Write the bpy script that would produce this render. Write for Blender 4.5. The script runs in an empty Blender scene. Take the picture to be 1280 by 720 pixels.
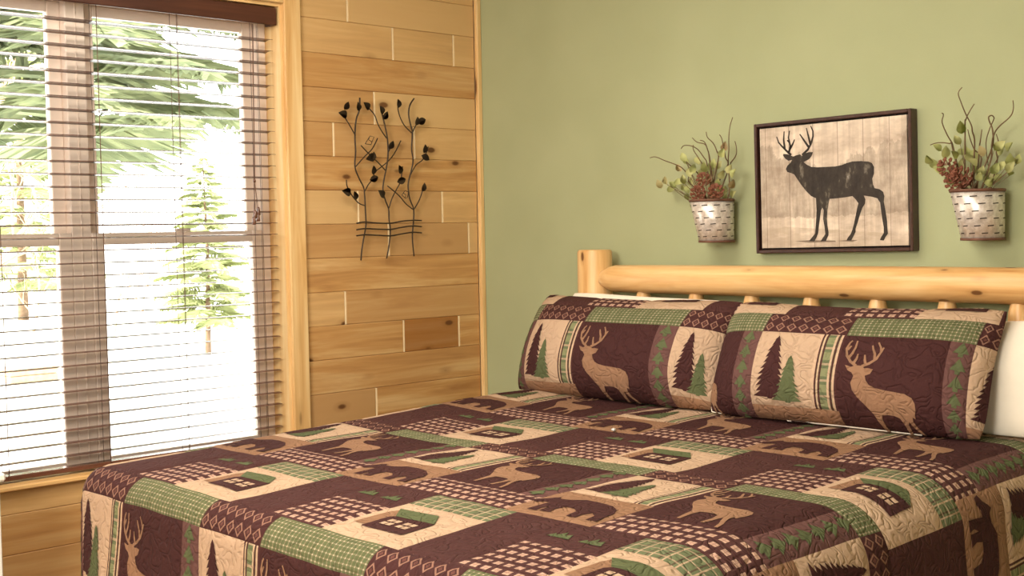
import bpy, bmesh, math, random
from mathutils import Vector, Matrix, Euler, noise
from mathutils.geometry import delaunay_2d_cdt
random.seed(7)
sc = bpy.context.scene
COL = sc.collection
pi = math.pi

# ------------------------------------------------------------------ camera
CP = Vector((4.11257, -3.78736, 1.45234))
CD = Vector((-0.719285, 0.693252, -0.045066))
CR = Vector((0.694445, 0.719299, -0.018832))
CU = Vector((-0.019361, 0.044841, 0.998807))
FPX = 1600.0
cd = bpy.data.cameras.new('camera'); cam = bpy.data.objects.new('camera', cd); COL.objects.link(cam)
cam.matrix_world = Matrix(((CR.x, CU.x, -CD.x, CP.x), (CR.y, CU.y, -CD.y, CP.y), (CR.z, CU.z, -CD.z, CP.z), (0, 0, 0, 1)))
cd.sensor_width = 36; cd.lens = FPX * 36 / 1280; cd.clip_start = .05; cd.clip_end = 400
sc.camera = cam

def on(ax, val, x, y):
    """photo pixel -> point on the plane (axis = value)"""
    v = CD + CR * ((x - 640) / FPX) - CU * ((y - 360) / FPX)
    return CP + v * ((val - CP[ax]) / v[ax])

# ------------------------------------------------------------------ light
sc.view_settings.view_transform = 'Standard'
sc.view_settings.look = 'None'
sc.view_settings.gamma = 1
sc.view_settings.use_curve_mapping = False
sc.view_settings.exposure = 0.0
w = bpy.data.worlds.new('sky'); sc.world = w; w.use_nodes = True
w.node_tree.nodes['Background'].inputs[0].default_value = (1.0, .97, .93, 1)
w.node_tree.nodes['Background'].inputs[1].default_value = 7.0

def lamp(name, typ, loc, energy, color, **kw):
    l = bpy.data.lights.new(name, typ); l.energy = energy; l.color = color
    for k, v in kw.items(): setattr(l, k, v)
    o = bpy.data.objects.new(name, l); COL.objects.link(o); o.location = loc
    return o
sun = lamp('sun', 'SUN', (-3, -8, 6), 14.0, (1, .93, .8), angle=math.radians(1.0))
sun.rotation_euler = Vector((.155, .97, -.06)).to_track_quat('-Z', 'Y').to_euler()
flash = lamp('camera_flash', 'POINT', CP + Vector((-.02, -.02, .12)), 24, (1, .96, .90), shadow_soft_size=.06)
room = lamp('ceiling_light', 'AREA', (1.5, -2.0, 2.70), 52, (1, .90, .77), size=1.4)
back = lamp('back_fill_light', 'AREA', (2.9, -5.3, 2.4), 235, (1, .92, .82), size=1.6)  # added fill behind the camera to flatten light falloff, not a known fixture
back.rotation_euler = (Vector((.3, -.3, 1.1)) - Vector((2.9, -5.3, 2.4))).to_track_quat('-Z', 'Y').to_euler()

# ------------------------------------------------------------------ helpers
def obj(name, me, mat=None, parent=None, loc=None):
    o = bpy.data.objects.new(name, me); COL.objects.link(o)
    if mat and me and not me.materials: me.materials.append(mat)
    if parent: o.parent = parent
    if loc is not None: o.location = loc
    return o
def tag(o, label, cat, group=None):
    o['label'] = label; o['category'] = cat
    if group: o['group'] = group
    return o
def empty(name, loc=(0, 0, 0)):
    o = bpy.data.objects.new(name, None); COL.objects.link(o); o.location = loc; o.empty_display_size = .1
    return o
def finish(bm, name, smooth=False):
    bmesh.ops.recalc_face_normals(bm, faces=bm.faces)
    me = bpy.data.meshes.new(name); bm.to_mesh(me); bm.free()
    if smooth: me.polygons.foreach_set('use_smooth', [True] * len(me.polygons))
    return me
def add_box(bm, a, b, bev=0):
    x0, y0, z0 = [min(p, q) for p, q in zip(a, b)]; x1, y1, z1 = [max(p, q) for p, q in zip(a, b)]
    v = [bm.verts.new(c) for c in ((x0, y0, z0), (x1, y0, z0), (x1, y1, z0), (x0, y1, z0), (x0, y0, z1), (x1, y0, z1), (x1, y1, z1), (x0, y1, z1))]
    fs = [bm.faces.new([v[i] for i in f]) for f in ((0, 3, 2, 1), (4, 5, 6, 7), (0, 1, 5, 4), (1, 2, 6, 5), (2, 3, 7, 6), (3, 0, 4, 7))]
    if bev:
        es = {e for f in fs for e in f.edges}
        bmesh.ops.bevel(bm, geom=list(es), offset=bev, segments=1, affect='EDGES', profile=.5)
def box(name, a, b, mat, parent=None, bev=0, local=True):
    """box given in world corners; object origin at its centre"""
    c = (Vector(a) + Vector(b)) / 2
    bm = bmesh.new(); add_box(bm, Vector(a) - c, Vector(b) - c, bev)
    po = parent_origin(parent)
    return obj(name, finish(bm, name), mat, parent, c - po)
def parent_origin(p):
    o = Vector((0, 0, 0))
    while p: o += p.location; p = p.parent
    return o
def catmull(pts, n=5):
    pts = [Vector(p) for p in pts]
    if len(pts) < 3: return pts
    q = [pts[0]] + pts + [pts[-1]]; out = []
    for i in range(1, len(q) - 2):
        for k in range(n):
            t = k / n
            p0, p1, p2, p3 = q[i - 1:i + 3]
            out.append(.5 * ((2 * p1) + (p2 - p0) * t + (2 * p0 - 5 * p1 + 4 * p2 - p3) * t * t + (3 * p1 - p0 - 3 * p2 + p3) * t ** 3))
    out.append(pts[-1]); return out
def add_tube(bm, pts, r0, r1=None, seg=6, cap=True):
    pts = [Vector(p) for p in pts]; n = len(pts); rings = []
    r1 = r0 if r1 is None else r1
    up = Vector((.31, .23, .92))
    for i, p in enumerate(pts):
        t = (pts[min(i + 1, n - 1)] - pts[max(i - 1, 0)]).normalized()
        a = t.cross(up)
        if a.length < .05: a = t.cross(Vector((1, 0, 0)))
        a.normalize(); b = t.cross(a); rr = r0 + (r1 - r0) * i / (n - 1) if not callable(r0) else r0(i / (n - 1))
        rings.append([bm.verts.new(p + a * (rr * math.cos(2 * pi * k / seg)) + b * (rr * math.sin(2 * pi * k / seg))) for k in range(seg)])
    for i in range(n - 1):
        for k in range(seg): bm.faces.new((rings[i][k], rings[i][(k + 1) % seg], rings[i + 1][(k + 1) % seg], rings[i + 1][k]))
    if cap: bm.faces.new(rings[0][::-1]); bm.faces.new(rings[-1])
def tube(name, pts, r, mat, parent=None, r1=None, seg=6, smooth=True):
    bm = bmesh.new(); o = Vector(pts[0]); add_tube(bm, [Vector(p) - o for p in pts], r, r1, seg)
    return obj(name, finish(bm, name, smooth), mat, parent, o - parent_origin(parent))
def add_lathe(bm, prof, seg=24, cap=True):
    rings = [[bm.verts.new((r * math.cos(2 * pi * k / seg), r * math.sin(2 * pi * k / seg), z)) for k in range(seg)] for r, z in prof]
    for a, b in zip(rings, rings[1:]):
        for k in range(seg): bm.faces.new((a[k], a[(k + 1) % seg], b[(k + 1) % seg], b[k]))
    if cap: bm.faces.new(rings[0][::-1]); bm.faces.new(rings[-1])
def sstep(a, b, x):
    t = max(0, min(1, (x - a) / (b - a))); return t * t * (3 - 2 * t)

# ------------------------------------------------------------------ materials
def srgb(r, g, b):
    f = lambda c: (c / 255 / 12.92) if c / 255 <= .04045 else ((c / 255 + .055) / 1.055) ** 2.4
    return (f(r), f(g), f(b), 1)
class NT:
    def __init__(s, name, rough=.6, spec=.3):
        s.m = bpy.data.materials.new(name); s.m.use_nodes = True; s.t = s.m.node_tree
        s.b = s.t.nodes['Principled BSDF']; s.b.inputs['Roughness'].default_value = rough
        s.b.inputs['Specular IOR Level'].default_value = spec
    def n(s, typ, **kw):
        d = s.t.nodes.new(typ)
        for k, v in kw.items(): setattr(d, k, v)
        return d
    def set(s, sock, v):
        if v is None: return
        if hasattr(v, 'links') or hasattr(v, 'is_linked'): s.t.links.new(v, sock)
        else: sock.default_value = v
    def math(s, op, a, b=None, c=None):
        d = s.n('ShaderNodeMath', operation=op)
        for i, v in enumerate((a, b, c)):
            if v is not None: s.set(d.inputs[i], v)
        return d.outputs[0]
    def mix(s, f, a, b, blend='MIX'):
        d = s.n('ShaderNodeMix', data_type='RGBA', blend_type=blend)
        s.set(d.inputs[0], f); s.set(d.inputs[6], a); s.set(d.inputs[7], b); return d.outputs[2]
    def ramp(s, f, stops):
        d = s.n('ShaderNodeValToRGB'); e = d.color_ramp.elements
        while len(e) < len(stops): e.new(.5)
        for el, (p, c) in zip(e, stops): el.position = p; el.color = c
        s.set(d.inputs[0], f); return d.outputs[0]
    def coord(s, kind='Object', scale=(1, 1, 1), loc=(0, 0, 0), rot=(0, 0, 0), add=None):
        c = s.n('ShaderNodeTexCoord').outputs[kind]
        if add is not None:
            v = s.n('ShaderNodeVectorMath', operation='ADD'); s.set(v.inputs[0], c); s.set(v.inputs[1], add); c = v.outputs[0]
        m = s.n('ShaderNodeMapping'); s.set(m.inputs[0], c)
        m.inputs[1].default_value = loc; m.inputs[2].default_value = rot; m.inputs[3].default_value = scale
        return m.outputs[0]
    def noise(s, v, scale, detail=3, rough=.55, dist=0):
        d = s.n('ShaderNodeTexNoise'); s.set(d.inputs['Vector'], v); d.inputs['Scale'].default_value = scale
        d.inputs['Detail'].default_value = detail; d.inputs['Roughness'].default_value = rough; d.inputs['Distortion'].default_value = dist
        return d.outputs[0]
    def color(s, c): s.set(s.b.inputs['Base Color'], c)
    def bump(s, h, strength=.3, dist=.01):
        d = s.n('ShaderNodeBump'); d.inputs['Strength'].default_value = strength; d.inputs['Distance'].default_value = dist
        s.set(d.inputs['Height'], h); s.t.links.new(d.outputs[0], s.b.inputs['Normal'])
    def rand(s): return s.n('ShaderNodeObjectInfo').outputs['Random']

def plain(name, c, rough=.6, spec=.3, nz=.08, scale=30, metal=0):
    m = NT(name, rough, spec); v = m.noise(m.coord(), scale, 4)
    d = tuple(x * (1 - nz) for x in c[:3]) + (1,); l = tuple(min(1, x * (1 + nz)) for x in c[:3]) + (1,)
    m.color(m.ramp(v, [(.3, d), (.7, l)])); m.b.inputs['Metallic'].default_value = metal
    return m.m

def wood(name, light, mid, dark, axis='Y', knots=True, rough=.5, varamt=.5, kscale=(3.2, 7), spec=.3):
    """pine: grain along the axis, board to board variation, knots"""
    m = NT(name, rough, spec); r = m.rand()
    add = m.n('ShaderNodeCombineXYZ'); k = m.math('MULTIPLY', r, 37.0)
    for i in range(3): m.set(add.inputs[i], m.math('MULTIPLY', k, (1, 1.7, 2.3)[i]))
    ai = 'XYZ'.index(axis)
    sc3 = [14, 14, 14]; sc3[ai] = 1.0
    v = m.coord('Object', add=add.outputs[0]); 
    mp = m.n('ShaderNodeMapping'); m.set(mp.inputs[0], v); mp.inputs[3].default_value = sc3
    g = m.noise(mp.outputs[0], 1.6, 4, .6, .6)
    sc4 = [90, 90, 90]; sc4[ai] = 3
    mp2 = m.n('ShaderNodeMapping'); m.set(mp2.inputs[0], v); mp2.inputs[3].default_value = sc4
    g2 = m.noise(mp2.outputs[0], 1.0, 2)
    c = m.ramp(g, [(.28, dark), (.48, mid), (.72, light)])
    c = m.mix(m.math('MULTIPLY', m.math('SUBTRACT', g2, .45), .8), c, dark)
    c = m.mix(m.math('MULTIPLY', m.math('FRACT', m.math('MULTIPLY', r, 7.31)), varamt), c, dark)
    c = m.mix(m.math('MULTIPLY', m.math('FRACT', m.math('MULTIPLY', r, 3.77)), varamt * .75), c, light)
    if knots:
        sk = [kscale[1]] * 3; sk[ai] = kscale[0]
        mp3 = m.n('ShaderNodeMapping'); m.set(mp3.inputs[0], v); mp3.inputs[3].default_value = sk
        vo = m.n('ShaderNodeTexVoronoi'); m.set(vo.inputs['Vector'], mp3.outputs[0]); vo.inputs['Scale'].default_value = 1.0
        vo.inputs['Randomness'].default_value = 1
        d = vo.outputs['Distance']
        halo = m.ramp(d, [(.05, (1, 1, 1, 1)), (.22, (0, 0, 0, 1))])
        core = m.ramp(d, [(.075, (1, 1, 1, 1)), (.115, (0, 0, 0, 1))])
        c = m.mix(m.math('MULTIPLY', halo, .45), c, tuple(x * .62 for x in dark[:3]) + (1,))
        c = m.mix(m.math('MULTIPLY', core, .85), c, srgb(92, 52, 24))
    m.color(c); m.bump(g2, .08, .003)
    return m.m

M = {}
M['pine'] = wood('pine_plank', srgb(232, 198, 142), srgb(202, 152, 90), srgb(158, 104, 52), 'Y', varamt=.95, kscale=(4.2, 8.5))
M['trim'] = wood('pine_trim', srgb(240, 212, 158), srgb(228, 188, 128), srgb(206, 156, 92), 'Z', varamt=.1, kscale=(2.2, 9))
M['trimh'] = wood('pine_trim_h', srgb(240, 212, 158), srgb(228, 188, 128), srgb(206, 156, 92), 'Y', varamt=.1, kscale=(2.2, 9))
M['log'] = wood('log_pine', srgb(240, 200, 138), srgb(226, 176, 108), srgb(202, 142, 74), 'X', varamt=.0, kscale=(3.5, 6), rough=.38, spec=.4)
M['logz'] = wood('log_pine_z', srgb(236, 202, 148), srgb(222, 178, 118), srgb(198, 144, 84), 'Z', varamt=.0, kscale=(5.5, 13), rough=.35, spec=.45)
M['joint'] = plain('pale_joint', srgb(250, 226, 184), .6)
m = NT('green_paint', .75, .2); v = m.noise(m.coord(), 3, 2); m.color(m.ramp(v, [(.3, srgb(164, 170, 132)), (.7, srgb(170, 176, 138))]))
m.bump(m.noise(m.coord(), 220, 3), .12, .003); M['green_wall'] = m.m
M['ceiling'] = plain('ceiling_white', srgb(225, 218, 200), .9, nz=.02)
M['plaster'] = plain('plaster', srgb(196, 190, 160), .9, nz=.03)
M['carpet'] = plain('carpet', srgb(150, 125, 98), .95, nz=.2, scale=200)
M['vinyl'] = plain('white_vinyl', srgb(240, 224, 210), .45, .4, nz=.02)
M['white_paint'] = plain('white_paint', srgb(245, 241, 232), .5, .4, nz=.02)
M['slat'] = wood('walnut_slat', srgb(118, 78, 60), srgb(98, 62, 48), srgb(74, 44, 34), 'Y', knots=False, rough=.22, varamt=.1, spec=.8)
M['valance'] = wood('walnut_valance', srgb(98, 60, 42), srgb(84, 50, 36), srgb(66, 38, 28), 'Y', knots=False, rough=.45, varamt=0)
M['cord'] = plain('brown_cord', srgb(105, 78, 62), .8)
M['bronze'] = plain('bronze_metal', srgb(62, 48, 36), .5, .5, nz=.25, metal=.3)
M['frame'] = plain('dark_frame', srgb(64, 40, 33), .35, .5, nz=.3, scale=60)
M['linen'] = plain('white_pillow_cotton', srgb(238, 230, 214), .9, .1, nz=.02)
M['sheet'] = plain('mattress_ticking', srgb(225, 218, 204), .9, .1, nz=.02)
m = NT('window_glass'); t = m.t; t.nodes.remove(m.b)
tr = m.n('ShaderNodeBsdfTransparent'); gl = m.n('ShaderNodeBsdfGlossy'); gl.inputs['Roughness'].default_value = .02
fr = m.n('ShaderNodeFresnel'); fr.inputs[0].default_value = 1.3; mx = m.n('ShaderNodeMixShader')
tr.inputs[0].default_value = (.95, .97, .96, 1)
t.links.new(fr.outputs[0], mx.inputs[0]); t.links.new(tr.outputs[0], mx.inputs[1]); t.links.new(gl.outputs[0], mx.inputs[2])
t.links.new(mx.outputs[0], t.nodes['Material Output'].inputs[0]); M['glass'] = m.m

# ------------------------------------------------------------------ room shell
ZC = 2.75; XR = 6.0; YF = -5.6
WY0, WY1 = -2.55, -1.02          # window opening along Y
WZ0, WZ1 = .655, 2.325
def struct(o): o['kind'] = 'structure'; return o
struct(box('floor', (-.2, YF - .1, -.1), (XR + .1, .1, 0), M['carpet']))
struct(box('ceiling', (-.2, YF - .1, ZC), (XR + .1, .1, ZC + .1), M['ceiling']))
struct(box('wall_back', (-.2, 0, 0), (XR + .1, .12, ZC), M['green_wall']))
struct(box('wall_right', (XR, YF, 0), (XR + .1, 0, ZC), M['plaster']))
struct(box('wall_front', (-.2, YF - .1, 0), (XR + .1, YF, ZC), M['plaster']))
bm = bmesh.new()
for a, b in (((-.17, YF, 0), (-.016, WY0 - .014, ZC)), ((-.17, WY1 + .014, 0), (-.016, 0, ZC)), ((-.17, WY0 - .014, 0), (-.016, WY1 + .014, WZ0 - .024)), ((-.17, WY0 - .014, WZ1 + .002), (-.016, WY1 + .014, ZC))):
    add_box(bm, a, b)
WL = struct(obj('wall_left', finish(bm, 'wall_left'), M['joint']))
S = .133; ZT = 2.287
JO = {-1: [-.699], 0: [-.473, -.143], 2: [-.575], 3: [-.781, -.370], 5: [-.668, -.224], 6: [-.517, -.077], 8: [-.743], 9: [-.449, -.144], 11: [-.599]}
DARKROWS = {}
def plank(y0, y1, z0, z1):
    g = .0036
    bm = bmesh.new(); c = Vector((-.008, (y0 + y1) / 2, (z0 + z1) / 2))
    add_box(bm, Vector((-.016, y0 + g, z0 + .0004)) - c, Vector((0, y1 - g, z1 - .0004)) - c, .0022)
    obj('plank', finish(bm, 'plank'), M['pine'], WL, c)
rng = random.Random(3)
for k in range(-4, 18):
    z1 = min(ZT - S * k, ZC); z0 = max(ZT - S * (k + 1), 0)
    if z1 - z0 < .01: continue
    ys = [-.02] + sorted(JO.get(k, []), reverse=True)
    def run(a, b, start_joints, ztop, zbot):
        pts = [a] + start_joints + [b]
        for q0, q1 in zip(pts, pts[1:]): plank(min(q0, q1), max(q0, q1), zbot, ztop)
        for q0 in start_joints: box('joint_strip', (-.014, q0 - .0034, zbot + .001), (-.0003, q0 + .0034, ztop - .001), M['joint'], WL)
    right_end = -.985
    if z0 > WZ1 + .02 or z1 < WZ0 - .005:      # full rows above / below the window
        js = sorted(JO.get(k, []), reverse=True); y = -1.15 - rng.random() * .5
        while y > YF + .4: js.append(y); y -= .7 + rng.random() * .8
        run(-.02, YF, js, z1, z0)
    else:
        run(-.02, right_end, sorted(JO.get(k, []), reverse=True), z1, z0)
        js = []; y = -2.9 - rng.random() * .5
        while y > YF + .4: js.append(y); y -= .7 + rng.random() * .8
        run(WY0 - .035, YF, js, z1, z0)
        if z1 > WZ1: run(right_end, WY0 - .035, [], z1, max(z0, WZ1 + .02))
        if z0 < WZ0 - .02: run(right_end, WY0 - .035, [-1.7], WZ0 - .02, z0)
# trims
struct(box('trim_1', (0, -.024, 0), (.022, 0, ZC), M['trim'], bev=.003))
struct(box('trim_2', (0, -1.010, WZ0 - .02), (.02, -.935, WZ1 + .075), M['trim'], bev=.003))
struct(box('trim_3', (0, WY0 - .085, WZ0 - .02), (.02, WY0 - .01, WZ1 + .075), M['trim'], bev=.003))
struct(box('trim_4', (0, WY0 - .01, WZ1), (.02, -1.010, WZ1 + .075), M['trimh'], bev=.003))
struct(box('trim_5', (-.17, WY1, WZ0 - .02), (.001, WY1 + .012, WZ1), M['trim']))          # right jamb lining
struct(box('trim_6', (-.17, WY0 - .012, WZ0 - .02), (.001, WY0, WZ1), M['trim']))
struct(box('trim_7', (-.10, WY0, WZ1 - .012), (.0, WY1, WZ1), M['trimh']))
struct(box('trim_8', (-.10, WY0 - .02, WZ0 - .016), (.03, WY1 + .02, WZ0), M['trimh'], bev=.004))   # sill board
struct(box('baseboard_back', (.022, -.015, 0), (XR, 0, .11), M['trimh'], bev=.003))

# ------------------------------------------------------------------ window
WIN = struct(empty('window_1', (-.13, (WY0 + WY1) / 2, WZ0)))
MUL = (WY0 + WY1) / 2
box('window_frame', (-.17, WY1 - .035, WZ0), (-.098, WY1, WZ1 - .012), M['vinyl'], WIN, .003)
box('window_frame', (-.17, WY0, WZ0), (-.098, WY0 + .035, WZ1 - .012), M['vinyl'], WIN, .003)
box('window_frame', (-.17, WY0, WZ1 - .062), (-.098, WY1, WZ1 - .012), M['vinyl'], WIN, .003)
box('window_frame', (-.17, WY0, WZ0), (-.098, WY1, WZ0 + .012), M['vinyl'], WIN, .003)
box('mullion', (-.17, MUL - .036, WZ0 + .01), (-.098, MUL + .036, WZ1 - .03), M['vinyl'], WIN, .003)
box('mullion_bead', (-.098, MUL - .003, WZ0 + .012), (-.095, MUL + .003, WZ1 - .06), M['vinyl'], WIN, .002)
for (y0, y1) in ((MUL + .036, WY1 - .035), (WY0 + .035, MUL - .036)):
    s = .046
    for nm, x, z0, z1, bot, top in (('upper', -.150, 1.430, WZ1 - .062, .04, .038), ('lower', -.112, WZ0 + .012, 1.470, .016, .042)):
        bm = bmesh.new(); c = Vector((x, (y0 + y1) / 2, z0))
        for a, b in (((x - .016, y0, z0), (x + .016, y0 + s, z1)), ((x - .016, y1 - s, z0), (x + .016, y1, z1)),
                     ((x - .0158, y0 + s, z0), (x + .0158, y1 - s, z0 + bot)), ((x - .0158, y0 + s, z1 - top), (x + .0158, y1 - s, z1))):
            add_box(bm, Vector(a) - c, Vector(b) - c, .003)
        sa = obj('sash', finish(bm, 'sash'), M['vinyl'], WIN, c - WIN.location)
        box('pane', (x - .003, y0 + s - .004, z0 + bot - .004), (x + .003, y1 - s + .004, z1 - top + .004), M['glass'], sa)
    box('sash_lock', (-.10, (y0 + y1) / 2 - .03, 1.470), (-.08, (y0 + y1) / 2 + .03, 1.482), M['vinyl'], WIN, .004)

# ------------------------------------------------------------------ blind
BL = tag(empty('window_blind', (-.045, MUL, 2.31)), 'dark brown wooden slat blind hanging open in the window', 'blind')
BY0, BY1 = WY0 + .012, WY1 - .012
box('valance', (-.018, BY0 + .0, 2.243), (-.004, BY1 + .004, 2.308), M['valance'], BL, .003)
box('valance_return', (-.07, BY1 - .008, 2.243), (-.018, BY1 + .004, 2.308), M['valance'], BL, .002)
box('head_rail', (-.072, BY0 + .01, 2.262), (-.022, BY1 - .01, 2.305), M['vinyl'], BL, .002)
bm = bmesh.new()
L2 = (BY1 - BY0) / 2 - .006
sec = [(-.025, -.0014), (-.0125, .0012), (0, .002), (.0125, .0012), (.025, -.0014)]
vv = []
for yy in (-L2, L2):
    vv.append([[bm.verts.new((x, yy, z + dz)) for x, z in sec] for dz in (0, .0014)])
for i in range(4):
    bm.faces.new((vv[0][0][i], vv[0][0][i + 1], vv[1][0][i + 1], vv[1][0][i]))
    bm.faces.new((vv[0][1][i], vv[0][1][i + 1], vv[1][1][i + 1], vv[1][1][i]))
    for e in (0, 1): bm.faces.new((vv[e][0][i], vv[e][0][i + 1], vv[e][1][i + 1], vv[e][1][i]))
for i in (0, 4): bm.faces.new((vv[0][0][i], vv[1][0][i], vv[1][1][i], vv[0][1][i]))
slat_me = finish(bm, 'slat'); slat_me.materials.append(M['slat'])
z = 2.1894
while z > .70:
    o = obj('slat', slat_me, None, BL, Vector((-.045, MUL, z)) - BL.location); o.rotation_euler.y = math.radians(-3.0)
    z -= .0433
box('bottom_rail', (-.068, BY0 + .006, .664), (-.022, BY1 - .006, .680), M['slat'], BL, .003)
for y in (-1.105, -1.44, -1.745, -2.10, -2.45):
    for x in (-.0715, -.0185):
        tube('ladder_cord', [(x, y, .668), (x, y, 2.26)], .0011, M['cord'], BL, seg=4)
    tube('lift_cord', [(-.045, y + .012, .668), (-.045, y + .012, 2.26)], .0009, M['cord'], BL, seg=4)
a = on(0, -.015, 316, 30); b = on(0, -.015, 318, 226)
tube('pull_cord', [(-.016, a.y, a.z), (-.014, b.y, b.z)], .0022, M['cord'], BL, seg=5)
tas = [(319, 268), (323, 264), (317.5, 276), (322.5, 272)]
for px, py in tas:
    t = on(0, -.013, px, py)
    tube('pull_cord', [(-.014, b.y, b.z), (-.013, t.y, t.z + .012)], .0008, M['cord'], BL, seg=4)
    bm = bmesh.new(); add_lathe(bm, [(.003, .016), (.006, .012), (.0085, -.012), (.007, -.015)], 10)
    obj('tassel', finish(bm, 'tassel', True), M['slat'], BL, t - BL.location)
bm = bmesh.new(); add_lathe(bm, [(.004, .006), (.0055, 0), (.004, -.006)], 10)
obj('cord_stop', finish(bm, 'cord_stop', True), M['slat'], BL, b - BL.location)

# ------------------------------------------------------------------ patchwork fabrics (UV in metres inside each patch)
DK = srgb(80, 50, 48); DK2 = srgb(72, 43, 42); MV = srgb(108, 76, 72); TAN = srgb(152, 116, 90); CREAM = srgb(200, 171, 144)
GRN = srgb(106, 114, 84); GRN2 = srgb(96, 104, 72); PINK = srgb(196, 162, 142)
def fabric(name, build, relief=.55):
    m = NT(name, .85, .12)
    uv = m.n('ShaderNodeTexCoord').outputs['UV']
    sp = m.n('ShaderNodeSeparateXYZ'); m.set(sp.inputs[0], uv)
    c = build(m, sp.outputs[0], sp.outputs[1])
    ob = m.coord('Object')
    weave = m.noise(ob, 260, 2)
    c = m.mix(m.math('MULTIPLY', weave, .22), c, m.mix(1.0, c, (.55, .5, .5, 1), 'MULTIPLY'))
    m.color(c)
    # meandering stipple stitches: contour lines of a smooth noise, sunk into the padding
    n1 = m.noise(ob, 21, 1.0, .4, .8)
    st = m.math('ABSOLUTE', m.math('SUBTRACT', m.math('FRACT', m.math('MULTIPLY', n1, 5.0)), .5))
    puff = m.math('POWER', m.math('MINIMUM', m.math('MULTIPLY', st, 3.2), 1.0), .6)
    h = m.math('ADD', m.math('ADD', puff, m.math('MULTIPLY', weave, .10)), m.math('MULTIPLY', m.noise(ob, 55, 2), .9))
    m.bump(h, relief * 1.1, .006)
    return m.m
def cell(m, x, n, off=0.0):
    """centred repeat coordinate in -0.5..0.5 for period n metres"""
    return m.math('SUBTRACT', m.math('FRACT', m.math('ADD', m.math('DIVIDE', x, n), 50 + off)), .5)
def lt(m, a, b): return m.math('LESS_THAN', a, b)
def band(m, x, c, hw): return lt(m, m.math('ABSOLUTE', m.math('SUBTRACT', x, c)), hw)
def f_flat(c): return lambda m, u, v: m.mix(m.noise(m.coord(), 9, 2), c, tuple(x * .86 for x in c[:3]) + (1,))
def f_plaidstrip(m, u, v):
    c = m.mix(m.math('MULTIPLY', lt(m, m.math('ABSOLUTE', cell(m, v, .052)), .24), .55), GRN, srgb(150, 152, 112))
    c = m.mix(m.math('MULTIPLY', lt(m, m.math('ABSOLUTE', cell(m, v, .052, .5)), .07), .6), c, CREAM)
    for x, hw, col in ((.006, .006, CREAM), (.013, .0028, DK), (.019, .0022, CREAM), (.025, .0028, DK), (.052, .003, CREAM), (.059, .0028, DK), (.066, .003, CREAM), (.072, .003, DK)):
        c = m.mix(band(m, u, x, hw), c, col)
    return c
def f_greenplaid(m, u, v):
    a = lt(m, m.math('ABSOLUTE', cell(m, u, .014)), .14); b = lt(m, m.math('ABSOLUTE', cell(m, v, .0125)), .14)
    c = m.mix(m.math('MULTIPLY', a, .2), GRN2, CREAM); c = m.mix(m.math('MULTIPLY', b, .2), c, CREAM)
    c = m.mix(m.math('MULTIPLY', m.math('MULTIPLY', a, b), .7), c, srgb(206, 196, 170))
    return m.mix(m.math('MULTIPLY', lt(m, cell(m, u, .056), 0), .28), c, srgb(84, 92, 60))
def f_greenplaid2(m, u, v):
    a = lt(m, m.math('ABSOLUTE', cell(m, u, .034)), .06); b = lt(m, m.math('ABSOLUTE', cell(m, v, .03)), .07)
    d = lt(m, m.math('ABSOLUTE', cell(m, u, .034, .3)), .06)
    c = m.mix(m.math('MULTIPLY', a, .75), GRN, CREAM); c = m.mix(m.math('MULTIPLY', d, .7), c, DK)
    return m.mix(m.math('MULTIPLY', b, .55), c, CREAM)
def f_diamond(m, u, v):
    x = cell(m, u, .038); y = cell(m, v, .0425)
    d = m.math('ADD', m.math('ABSOLUTE', x), m.math('ABSOLUTE', y))
    ring = band(m, d, .36, .075)
    c = m.mix(ring, DK2, srgb(146, 110, 94))
    return m.mix(lt(m, d, .16), c, srgb(104, 68, 62))
def f_lattice(m, u, v):
    x = m.math('ABSOLUTE', cell(m, u, .031)); y = m.math('ABSOLUTE', cell(m, v, .034))
    sq = m.math('MULTIPLY', lt(m, x, .29), lt(m, y, .25))
    c = m.mix(sq, DK2, PINK)
    cr = m.math('MULTIPLY', sq, m.math('MAXIMUM', lt(m, x, .035), lt(m, y, .035)))
    c = m.mix(m.math('MULTIPLY', cr, .55), c, srgb(130, 90, 80))
    return m.mix(m.math('MULTIPLY', lt(m, y, .43), m.math('MULTIPLY', m.math('SUBTRACT', 1.0, sq), .25)), c, MV)
FB = {k: fabric('fabric_' + k, f) for k, f in dict(cream=f_flat(CREAM), dark=f_flat(DK), darker=f_flat(DK2), mauve=f_flat(MV), tan=f_flat(TAN), green=f_flat(GRN2),
      deer=f_flat(srgb(156, 120, 94)), plaid=f_plaidstrip, gplaid=f_greenplaid, gplaid2=f_greenplaid2, diamond=f_diamond, lattice=f_lattice).items()}

# ------------------------------------------------------------------ motif outlines in unit cells (u right, v up)
def rndtree(cx, base, tip, hw, n, seed, trunk=True):
    r = random.Random(seed); L, Rr = [], []
    for i in range(n):
        t0 = i / n; t1 = (i + 1) / n
        y = tip + (base - tip) * t1; wv = hw * (.12 + .88 * t1) * (.85 + .3 * r.random())
        Rr += [(cx + wv, y + .004), (cx + wv * .62, y + .014 + .01 * r.random())] if i < n - 1 else [(cx + wv, y + .01)]
        wv = hw * (.12 + .88 * t1) * (.85 + .3 * r.random())
        L += [(cx - wv, y + .004), (cx - wv * .62, y + .014 + .01 * r.random())] if i < n - 1 else [(cx - wv, y + .01)]
    pts = [(cx, tip)] + Rr + [(cx + .05, base + .0), (cx + .03, base - .02), (cx - .03, base - .02), (cx - .05, base)] + L[::-1]
    return pts
def deer_norm(p):
    x, y = p
    return ((x - (45 - 35 * (y - 240) / 420)) / 375, (660 - y) / 420)
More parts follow.
